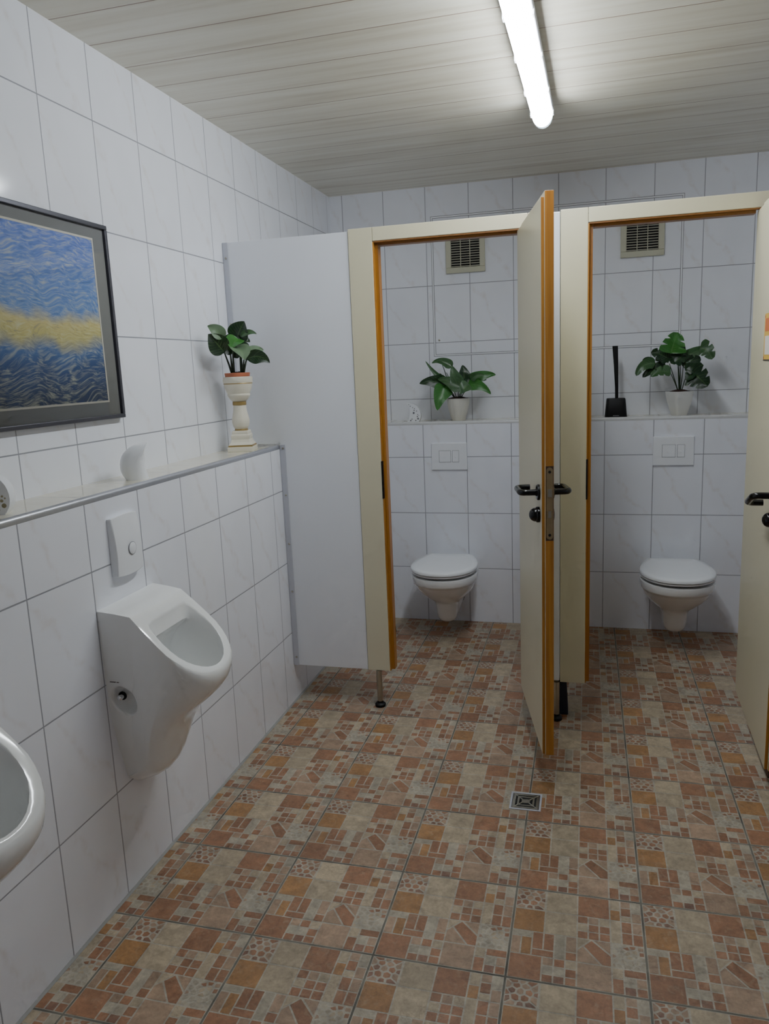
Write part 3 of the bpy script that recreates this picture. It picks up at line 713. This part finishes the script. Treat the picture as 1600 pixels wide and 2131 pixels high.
# push plate above the urinal
r=empty('urinal_push_plate',(L,1.593,1.022),0,'white curved push plate with round button above the urinal','flush plate')
b=MB(); n=10; rings=[]
for k in range(n+1):
    t=k/n; z=-.083+.166*t; dp=.016+.006*math.sin(t*PI)+.006*(1-t); w=.066
    z2=lambda yy:z+(.006*(1-(yy/w)**2) if k in (0,) else (.006*(1-(yy/w)**2) if k==n else 0))*(-1 if k==0 else 1)
    rings.append([(0,-w,z)]+[(dp-.004*(abs(yy)/w)**4,yy,z2(yy)) for yy in [(-w+.003)+i*(2*w-.006)/8 for i in range(9)]]+[(0,w,z)])
b.loft(rings); b.build('mounting_plate',M['whiteplastic'],r,smooth=40,bevel=.002)
b=MB(); b.lathe([(.0185,.004),(.0185,.0055)],(.022,.006,-.014),30,axis='x'); g=b.build('button_gap',M['greyline'],r)
b=MB(); b.lathe([(.0174,.002),(.0174,.0058),(.0160,.0068)],(.022,.006,-.014),30,axis='x'); b.build('button',M['whiteplastic'],r,smooth=40)

# ------------------------------------------------------------------ floor drain
dr=empty('floor_drain',(1.296,2.142,0),0,'square steel floor drain with concentric slots in the tiles','drain')
b=MB()
def sq(b,a,w,z0,z1):
    for p in ((-a,a,-a,-a+w),(-a,a,a-w,a),(-a,-a+w,-a+w,a-w),(a-w,a,-a+w,a-w)): b.box(p[0],p[1],p[2],p[3],z0,z1)
sq(b,.053,.007,.0005,.0035); b.build('rim',M['alu_dull'],dr,bevel=.001)
b=MB(); b.box(-.046,.046,-.046,.046,.0005,.0012); b.build('pit',M['dark'],dr)
b=MB(); sq(b,.0445,.0095,.0012,.003); sq(b,.0285,.006,.0012,.003); b.box(-.014,.014,-.011,.011,.0012,.003)
for s in (-1,1):
    for q in (-1,1): b.tube([(s*.040,q*.040,.0022),(s*.012,q*.010,.0022)],.0022,6)
b.build('grate',M['steel'],dr)

# ------------------------------------------------------------------ toilet brushes
def make_brush(name,loc,label):
    r=empty(name,loc,0,label,'toilet brush')
    rr=lambda w,d,z:[(w*math.copysign(abs(math.cos(a))**.35,math.cos(a)),d*math.copysign(abs(math.sin(a))**.35,math.sin(a)),z) for a in [2*PI*k/32 for k in range(32)]]
    b=MB(); b.loft([rr(.058,.050,0),rr(.0585,.0505,.004),rr(.050,.043,.098),rr(.047,.040,.103)]); hb=b.build('holder',M['black_matt'],r,smooth=40)
    b=MB(); b.box(-.016,.016,-.0505,-.0493,.009,.0125); b.build('print',M['greyline'],hb)
    sqr=lambda w,cx,z:[(cx+w*c,w*s*.8,z) for c,s in ((-1,-1),(1,-1),(1,1),(-1,1))]
    b=MB(); b.loft([sqr(.0085,.004,.103),sqr(.0088,.003,.16),sqr(.0115,-.002,.28),sqr(.0145,-.008,.383)]); b.build('handle',M['black_matt'],r,bevel=.002)
    return r
make_brush('toilet_brush',(1.640,4.105,ZS),'black toilet brush in a tapered holder on the ledge behind the toilet')
make_brush('toilet_brush',(.382,3.72,0),'black toilet brush holder on the floor, half hidden behind the orange door lining')

# ------------------------------------------------------------------ crescent moon candle holders
M['beigehole']=plain('beige hole',(150,138,104),.6)
def make_moon(name,loc,rz,label,flip=1,holes='greyline',cv=.4):
    r=empty(name,loc,rz,label,'ornament')
    # outline in (u,w): convex side right, tip up left; seen from the front (-Y)
    out=[(.030,0),(.040,.012),(.046,.032),(.045,.055),(.036,.078),(.018,.096),(-.006,.107),(-.042,.112),(-.025,.095),(-.018,.078),(-.016,.060),(-.018,.040),(-.026,.018),(-.038,0)]
    out=[(-.040+(u+.040)*cv if k>7 else u,w) for k,(u,w) in enumerate(out)]
    # smooth by subdivision of the polyline
    def chaikin(p):
        q=[]
        for i in range(len(p)):
            a,b_=p[i],p[(i+1)%len(p)]
            keep=i in (0,7,13)
            q.append(a if keep else (a[0]*.75+b_[0]*.25,a[1]*.75+b_[1]*.25)); q.append((a[0]*.5+b_[0]*.5,a[1]*.5+b_[1]*.5) if (keep) else (a[0]*.25+b_[0]*.75,a[1]*.25+b_[1]*.75))
        return q
    P=chaikin(out); P=[(max(-.05,u)*flip,max(0,w)) for u,w in P]
    cx,cw=.006*flip,.040
    def ringat(s,y): return [(cx+(u-cx)*s,y,max(0,cw+(w-cw)*s) if w>.002 else 0) for u,w in P]
    b=MB(); b.loft([ringat(.90,-.016),ringat(.985,-.016),ringat(1,-.012),ringat(1,.008),ringat(.975,.020),ringat(.92,.030),ringat(.78,.040),ringat(.5,.046),ringat(.2,.048)])
    body=b.build('shell',M['whiteplastic'],r,smooth=50)
    rng=random.Random(5)
    for u,w,q in ((-.022,.104,.0016),(-.014,.094,.002),(.000,.086,.0018),(.010,.080,.002),(.008,.070,.0024),(.005,.055,.0042),(.022,.066,.002),(.028,.045,.002),(.026,.034,.0028),(.034,.040,.0016),(.030,.022,.0042),(-.006,.020,.0024),(-.014,.012,.0032),(.016,.012,.0028)):
        q*=1.35; b=MB(); b.lathe([(q,0),(q,.0006)],(0,0,0),14,axis='y'); b.v=[(p[0]+u*flip,-.0162-p[1],p[2]+w) for p in b.v]; b.build('cut_out',M[holes],body)
    return r
make_moon('crescent_ornament',(.515,4.055,ZS),0,'white crescent moon ornament with small holes on the ledge behind the toilet',cv=1)
make_moon('crescent_ornament',(.100,1.845,ZS),math.radians(214),'white crescent moon ornament showing its plain back, on the ledge above the push plate')
make_moon('crescent_ornament',(.088,1.250,ZS),math.radians(20),'white crescent moon ornament with beige holes at the near end of the left ledge',1,'beigehole')

# ------------------------------------------------------------------ plants
def leaf_mesh(V,F,UV,TC,base,ctrl,tip,width,tone,view,shape,rng,notch=False):
    B,C,T=Vector(base),Vector(ctrl),Vector(tip); n=18; m=6
    tl=rng.uniform(-.35,.35)
    o=len(V)
    for i in range(n+1):
        t=i/n; p=B*(1-t)**2+C*2*t*(1-t)+T*t*t; tan=((C-B)*(1-t)+(T-C)*t).normalized()
        sd=tan.cross(view)
        sd=sd.normalized() if sd.length>1e-4 else Vector((1,0,0))
        nr=sd.cross(tan).normalized()
        sd2=(sd*math.cos(tl)+nr*math.sin(tl)).normalized(); nr2=sd2.cross(tan).normalized()
        if shape=='round': w=(min(1,(t/.18))**.5)*(1-t)**.42*.98
        elif shape=='heart': w=(min(1,(t/.14))**.55)*(1-t)**.62*(1-.25*t)*1.12
        else: w=math.sin(PI*min(1,t**.72))**.8*(1-.15*t) if t<1 else 0
        w=max(w,0)*width*.5
        for j in range(-m//2,m//2+1):
            k=j/(m/2); ww=w
            if notch and .2<t<.85 and i in (7,12): ww=w*(.5 if abs(k)>.4 else 1)
            lobe=(.16*width*abs(k)**1.5 if shape=='heart' else 0)*max(0,1-t*4)
            q=p+sd2*(k*ww)+nr2*(abs(k)*ww*.28-.02*width*math.sin(t*9+j)) - tan*lobe
            V.append(tuple(q)); UV.append((k,t,0)); TC.append(tone)
    for i in range(n):
        for j in range(m): a=o+i*(m+1)+j; F.append((a,a+1,a+m+2,a+m+1))
def make_plant(name,loc,label,leaves,stems,shape,notch=False,stemr=.0028,seed=1,xmin=None,ymax=None,wide=1.25):
    r=empty(name,loc,0,label,'plant')
    rng=random.Random(seed); V=[];F=[];UV=[];TC=[]; lo=Vector(loc)
    for base,ctrl,tip,w,tone in leaves:
        c=TONES[tone]; s=rng.uniform(.85,1.15); c=tuple(k*s for k in c)
        view=(Vector(CAMPOS)-Vector(ctrl)).normalized()
        view=(view+Vector((rng.uniform(-.25,.25),rng.uniform(-.1,.1),rng.uniform(.05,.5)))).normalized()
        leaf_mesh(V,F,UV,TC,base,ctrl,tip,w*wide,c,view,shape,rng,notch and w>.05)
    V=[(max(x,xmin) if xmin is not None else x,min(y,ymax) if ymax is not None else y,z) for x,y,z in V]
    V=[tuple(Vector(p)-lo) for p in V]
    me=bpy.data.meshes.new('foliage'); me.from_pydata(V,[],F); me.materials.append(M['leaf'])
    me.attributes.new('leafuv','FLOAT_VECTOR','POINT'); me.color_attributes.new('tone','FLOAT_COLOR','POINT')
    me.attributes['leafuv'].data.foreach_set('vector',[k for u in UV for k in u])
    me.attributes['tone'].data.foreach_set('color',[k for u in TC for k in (*u,1)])
    me.polygons.foreach_set('use_smooth',[True]*len(me.polygons))
    o=bpy.data.objects.new('foliage',me); col.objects.link(o); o.parent=r
    b=MB()
    for s,e in stems:
        s,e=Vector(s)-Vector((0,0,.028)),Vector(e); md=(s+e)/2+Vector((0,0,.006))
        b.tube([s-lo,s*.3+e*.1+md*.6-lo,e-lo],[stemr*1.1,stemr,stemr*.7],7)
    for (base,ctrl,tip,w,tone) in leaves[:0]: pass
    b.build('stems',M['stem'],r,smooth=60)
    return r
M['ceramic_pot']=plain('satin white pot',(216,216,212),.4)
# leaf lists: base, middle, tip (metres), width, tone
P0=[([0.103,2.53,1.63],[0.093,2.505,1.664],[0.053,2.5,1.679],0.036,'pale'),([0.093,2.55,1.575],[0.077,2.51,1.619],[0.059,2.49,1.647],0.057,'dark'),([0.109,2.63,1.625],[0.138,2.61,1.666],[0.161,2.61,1.696],0.059,'dark'),([0.139,2.61,1.637],[0.176,2.61,1.664],[0.202,2.63,1.644],0.017,'mid'),([0.14,2.59,1.627],[0.134,2.555,1.62],[0.13,2.54,1.587],0.05,'bright'),([0.129,2.58,1.599],[0.173,2.545,1.581],[0.184,2.53,1.542],0.054,'pale'),([0.146,2.61,1.546],[0.184,2.625,1.589],[0.214,2.66,1.581],0.035,'pale'),([0.163,2.6,1.547],[0.221,2.605,1.572],[0.25,2.63,1.528],0.038,'dark'),([0.103,2.65,1.618],[0.082,2.635,1.64],[0.052,2.64,1.639],0.027,'dark'),([0.123,2.66,1.62],[0.144,2.655,1.632],[0.151,2.67,1.615],0.02,'dark'),([0.132,2.63,1.6],[0.154,2.615,1.604],[0.17,2.62,1.583],0.024,'dark'),([0.094,2.61,1.569],[0.089,2.6,1.591],[0.071,2.61,1.611],0.033,'dark'),([0.126,2.62,1.584],[0.128,2.61,1.613],[0.132,2.62,1.645],0.036,'dark'),([0.101,2.63,1.553],[0.11,2.62,1.569],[0.11,2.63,1.585],0.018,'dark')]
P0s=[([0.08,2.63,1.517],[0.068,2.6,1.577]),([0.089,2.63,1.517],[0.105,2.6,1.585]),([0.083,2.63,1.517],[0.093,2.6,1.575]),([0.121,2.63,1.517],[0.136,2.6,1.583]),([0.131,2.63,1.516],[0.163,2.6,1.547]),([0.125,2.63,1.517],[0.14,2.6,1.599]),([0.128,2.63,1.516],[0.151,2.6,1.545])]
P1=[([0.738,4.08,1.483],[0.683,4.075,1.539],[0.624,4.09,1.506],0.046,'mid'),([0.666,4.1,1.424],[0.619,4.1,1.469],[0.581,4.12,1.522],0.023,'mid'),([0.697,4.08,1.388],[0.618,4.055,1.418],[0.557,4.05,1.394],0.072,'dark'),([0.702,4.05,1.363],[0.672,4.02,1.317],[0.665,4.01,1.241],0.088,'bright'),([0.786,4.04,1.386],[0.759,4.04,1.442],[0.747,4.06,1.487],0.065,'mid'),([0.796,4.03,1.364],[0.737,4.03,1.41],[0.665,4.05,1.416],0.072,'mid'),([0.812,4.07,1.414],[0.815,4.065,1.447],[0.803,4.08,1.489],0.07,'dark'),([0.834,4.07,1.406],[0.837,4.06,1.376],[0.816,4.07,1.347],0.041,'dark'),([0.838,4.03,1.374],[0.814,4.01,1.36],[0.799,4.01,1.328],0.064,'mid'),([0.85,4.08,1.394],[0.925,4.08,1.443],[0.989,4.1,1.427],0.064,'bright'),([0.858,4.05,1.411],[0.894,4.035,1.441],[0.93,4.04,1.427],0.037,'mid'),([0.845,4.06,1.38],[0.925,4.045,1.381],[0.965,4.05,1.321],0.056,'bright'),([0.844,4.09,1.39],[0.89,4.085,1.407],[0.937,4.1,1.401],0.037,'dark'),([0.672,4.12,1.429],[0.643,4.11,1.434],[0.605,4.12,1.413],0.031,'dark'),([0.723,4.08,1.365],[0.703,4.07,1.384],[0.678,4.08,1.4],0.054,'dark'),([0.774,4.05,1.353],[0.783,4.04,1.364],[0.793,4.05,1.371],0.03,'mid')]
P1s=[([0.765,4.1,1.314],[0.702,4.07,1.366]),([0.761,4.1,1.314],[0.725,4.07,1.372]),([0.772,4.1,1.314],[0.806,4.07,1.407]),([0.769,4.1,1.314],[0.712,4.07,1.451]),([0.769,4.1,1.314],[0.781,4.07,1.385]),([0.774,4.1,1.314],[0.851,4.07,1.387]),([0.772,4.1,1.314],[0.834,4.07,1.406]),([0.707,4.1,1.451],[0.69,4.07,1.494]),([0.761,4.1,1.314],[0.699,4.07,1.388])]
P2=[([1.911,4.04,1.504],[1.919,4.025,1.556],[1.941,4.03,1.609],0.097,'bright'),([1.908,4.08,1.472],[1.859,4.065,1.511],[1.814,4.07,1.513],0.058,'dark'),([1.836,4.06,1.455],[1.771,4.035,1.47],[1.738,4.03,1.394],0.044,'mid'),([1.823,4.1,1.464],[1.798,4.09,1.485],[1.775,4.1,1.47],0.028,'dark'),([1.914,4.05,1.403],[1.862,4.03,1.426],[1.812,4.03,1.387],0.051,'mid'),([1.893,4.08,1.432],[1.836,4.06,1.443],[1.773,4.06,1.384],0.047,'dark'),([1.955,4.09,1.466],[1.891,4.075,1.493],[1.837,4.08,1.471],0.058,'dark'),([1.962,4.08,1.466],[2.022,4.075,1.504],[2.08,4.09,1.527],0.047,'mid'),([2.055,4.07,1.526],[2.093,4.045,1.524],[2.112,4.04,1.464],0.065,'mid'),([2.014,4.06,1.403],[2.055,4.03,1.378],[2.091,4.02,1.325],0.1,'dark'),([1.97,4.07,1.437],[2.014,4.065,1.468],[2.064,4.08,1.466],0.058,'dark'),([1.985,4.06,1.413],[2.026,4.055,1.435],[2.072,4.07,1.419],0.043,'dark'),([1.956,4.1,1.503],[1.973,4.09,1.522],[1.99,4.1,1.522],0.05,'dark'),([1.93,4.07,1.459],[1.963,4.06,1.486],[1.999,4.07,1.493],0.067,'dark'),([2.02,4.06,1.395],[2.007,4.045,1.376],[1.989,4.05,1.364],0.046,'dark')]
P2s=[([1.956,4.1,1.337],[1.907,4.07,1.452]),([1.956,4.1,1.337],[1.916,4.07,1.399]),([1.962,4.1,1.337],[1.948,4.07,1.467]),([1.966,4.1,1.337],[1.963,4.07,1.466]),([1.97,4.1,1.337],[1.977,4.07,1.437]),([1.976,4.1,1.337],[2.001,4.07,1.412]),([1.964,4.1,1.337],[1.952,4.07,1.503])]
def soil_disc(r,rad,z,square=False):
    b=MB(); rng=random.Random(2); n=28; rings=[]
    for k in range(5):
        q=rad*(1-k/5); rings.append([(q*math.cos(2*PI*j/n),q*math.sin(2*PI*j/n),z+.0042*k*.6+rng.uniform(-.002,.005)) for j in range(n)])
    b.loft(rings); return b.build('soil',M['soil'],r,smooth=60)
# pedestal on the left ledge (square base, turned column, bowl)
PXc,PYc=.098,2.640
ped=empty('pedestal',(PXc,PYc,ZS),math.radians(14),'small cream column pedestal with gold bands at the end of the left ledge','pedestal')
def sqr(w,z): return [(w*c,w*s,z) for c,s in ((-1,-1),(1,-1),(1,1),(-1,1))]
b=MB(); b.loft([sqr(.060,0),sqr(.060,.017)]); b.build('plinth',M['pedestal'],ped,bevel=.002)
b=MB(); b.loft([sqr(.057,.017),sqr(.056,.0225)]); b.build('gold_band',M['gold'],ped,bevel=.001)
b=MB(); b.loft([sqr(.056,.0225),sqr(.046,.033),sqr(.042,.042),sqr(.043,.050),sqr(.043,.057),sqr(.0385,.060),sqr(.039,.066),sqr(.0375,.072)]); b.build('stepped_foot',M['pedestal'],ped,bevel=.002)
b=MB(); b.lathe([(.030,.072),(.031,.0735),(.031,.076),(.030,.078)],n=36); b.build('gold_band',M['gold'],ped,smooth=50)
b=MB(); b.lathe([(.030,.078),(.037,.088),(.0405,.100),(.0400,.112),(.0365,.125),(.0325,.138),(.0305,.150),(.0300,.160)],n=36); b.build('column',M['pedestal'],ped,smooth=60)
b=MB(); b.lathe([(.0300,.160),(.032,.161),(.032,.172),(.030,.173)],n=36); b.build('gold_band',M['gold'],ped,smooth=50)
b=MB(); b.lathe([(.030,.173),(.040,.179),(.047,.187),(.0525,.193),(.0535,.197),(.0515,.200),(.055,.206),(.062,.218),(.0655,.229),(.0665,.2335)],n=40); b.build('bowl',M['pedestal'],ped,smooth=60)
b=MB(); b.lathe([(.0665,.2335),(.0675,.235),(.0665,.237)],n=40,caps=False); b.build('gold_line',M['gold'],ped,smooth=60)
b=MB()
rings=[]
for k,(rr,z) in enumerate([(.0665,.2365),(.0682,.240),(.0686,.246),(.0684,.252),(.0672,.257),(.060,.2585),(.058,.250)]):
    rings.append([((rr+(.0012*math.sin(9*2*PI*j/80+z*420) if 0<k<4 else 0))*math.cos(2*PI*j/80),(rr+(.0012*math.sin(9*2*PI*j/80+z*420) if 0<k<4 else 0))*math.sin(2*PI*j/80),z) for j in range(80)])
b.loft(rings,0,False,True); b.build('relief_rim',M['pedestal'],ped,smooth=60)
ped.scale=(.88,.88,1.18)
# plant in terracotta pot standing in the pedestal bowl
p0=make_plant('potted_plant',(PXc,PYc,ZS+.2506*1.18+.001),'artificial dark striped leaf plant in terracotta pot on the cream pedestal',P0,P0s,'oval',stemr=.0042,seed=3,xmin=.006,ymax=2.785,wide=1.6)
b=MB(); b.lathe([(.036,0),(.046,.006),(.0495,.006),(.0515,.022),(.051,.024),(.047,.024),(.046,.016)],n=40); b.build('pot',M['terracotta'],p0,smooth=40)
soil_disc(p0,.0465,.016)
# pots on the back ledge
p1=make_plant('potted_plant',(.770,4.105,ZS+.0015),'artificial arrow leaf plant in ribbed white pot, next to the crescent ornament',P1,P1s,'heart',stemr=.0024,seed=5,ymax=4.255,wide=1.3)
b=MB(); n=64
rings=[[((r_*(1+.012*math.cos(24*2*PI*j/n)))*math.cos(2*PI*j/n),(r_*(1+.012*math.cos(24*2*PI*j/n)))*math.sin(2*PI*j/n),z) for j in range(n)] for r_,z in ((.036,0),(.038,.003),(.047,.030),(.056,.062),(.0625,.095),(.0655,.123),(.0655,.127),(.061,.127),(.060,.118))]
b.loft(rings); b.build('pot',M['pot'],p1,smooth=70); soil_disc(p1,.0600,.1245)
p2=make_plant('potted_plant',(1.966,4.105,ZS+.0015),'artificial split leaf plant in square white pot, right of the toilet brush',P2,P2s,'round',True,.0026,9,ymax=4.255,wide=1.6)
b=MB(); ss=lambda w,z,c:[(w*math.copysign(abs(math.cos(a))**c,math.cos(a)),w*math.copysign(abs(math.sin(a))**c,math.sin(a)),z) for a in [2*PI*k/48+PI/48 for k in range(48)]]
b.loft([ss(.032,0,.5),ss(.034,.003,.5),ss(.042,.035,.4),ss(.050,.075,.32),ss(.055,.110,.26),ss(.056,.128,.24),ss(.052,.128,.24),ss(.051,.12,.24)])
rot=math.radians(28); b.v=[(x*math.cos(rot)-y*math.sin(rot),x*math.sin(rot)+y*math.cos(rot),z) for x,y,z in b.v]
b.build('pot',M['ceramic_pot'],p2,smooth=50); soil_disc(p2,.050,.1255)

# ------------------------------------------------------------------ world and view
w=bpy.data.worlds.new('world'); sc.world=w; w.use_nodes=True; w.node_tree.nodes['Background'].inputs[0].default_value=(.8,.88,1,1); w.node_tree.nodes['Background'].inputs[1].default_value=.0
sc.view_settings.view_transform='AgX'; sc.view_settings.look='None'; sc.view_settings.exposure=EXPO; sc.view_settings.gamma=GAM
sc.cycles.use_denoising=True; sc.cycles.use_adaptive_sampling=True; sc.cycles.adaptive_threshold=.06; sc.cycles.adaptive_min_samples=12; sc.cycles.max_bounces=7; sc.cycles.diffuse_bounces=5; sc.cycles.caustics_reflective=False; sc.cycles.caustics_refractive=False; sc.cycles.sample_clamp_indirect=4
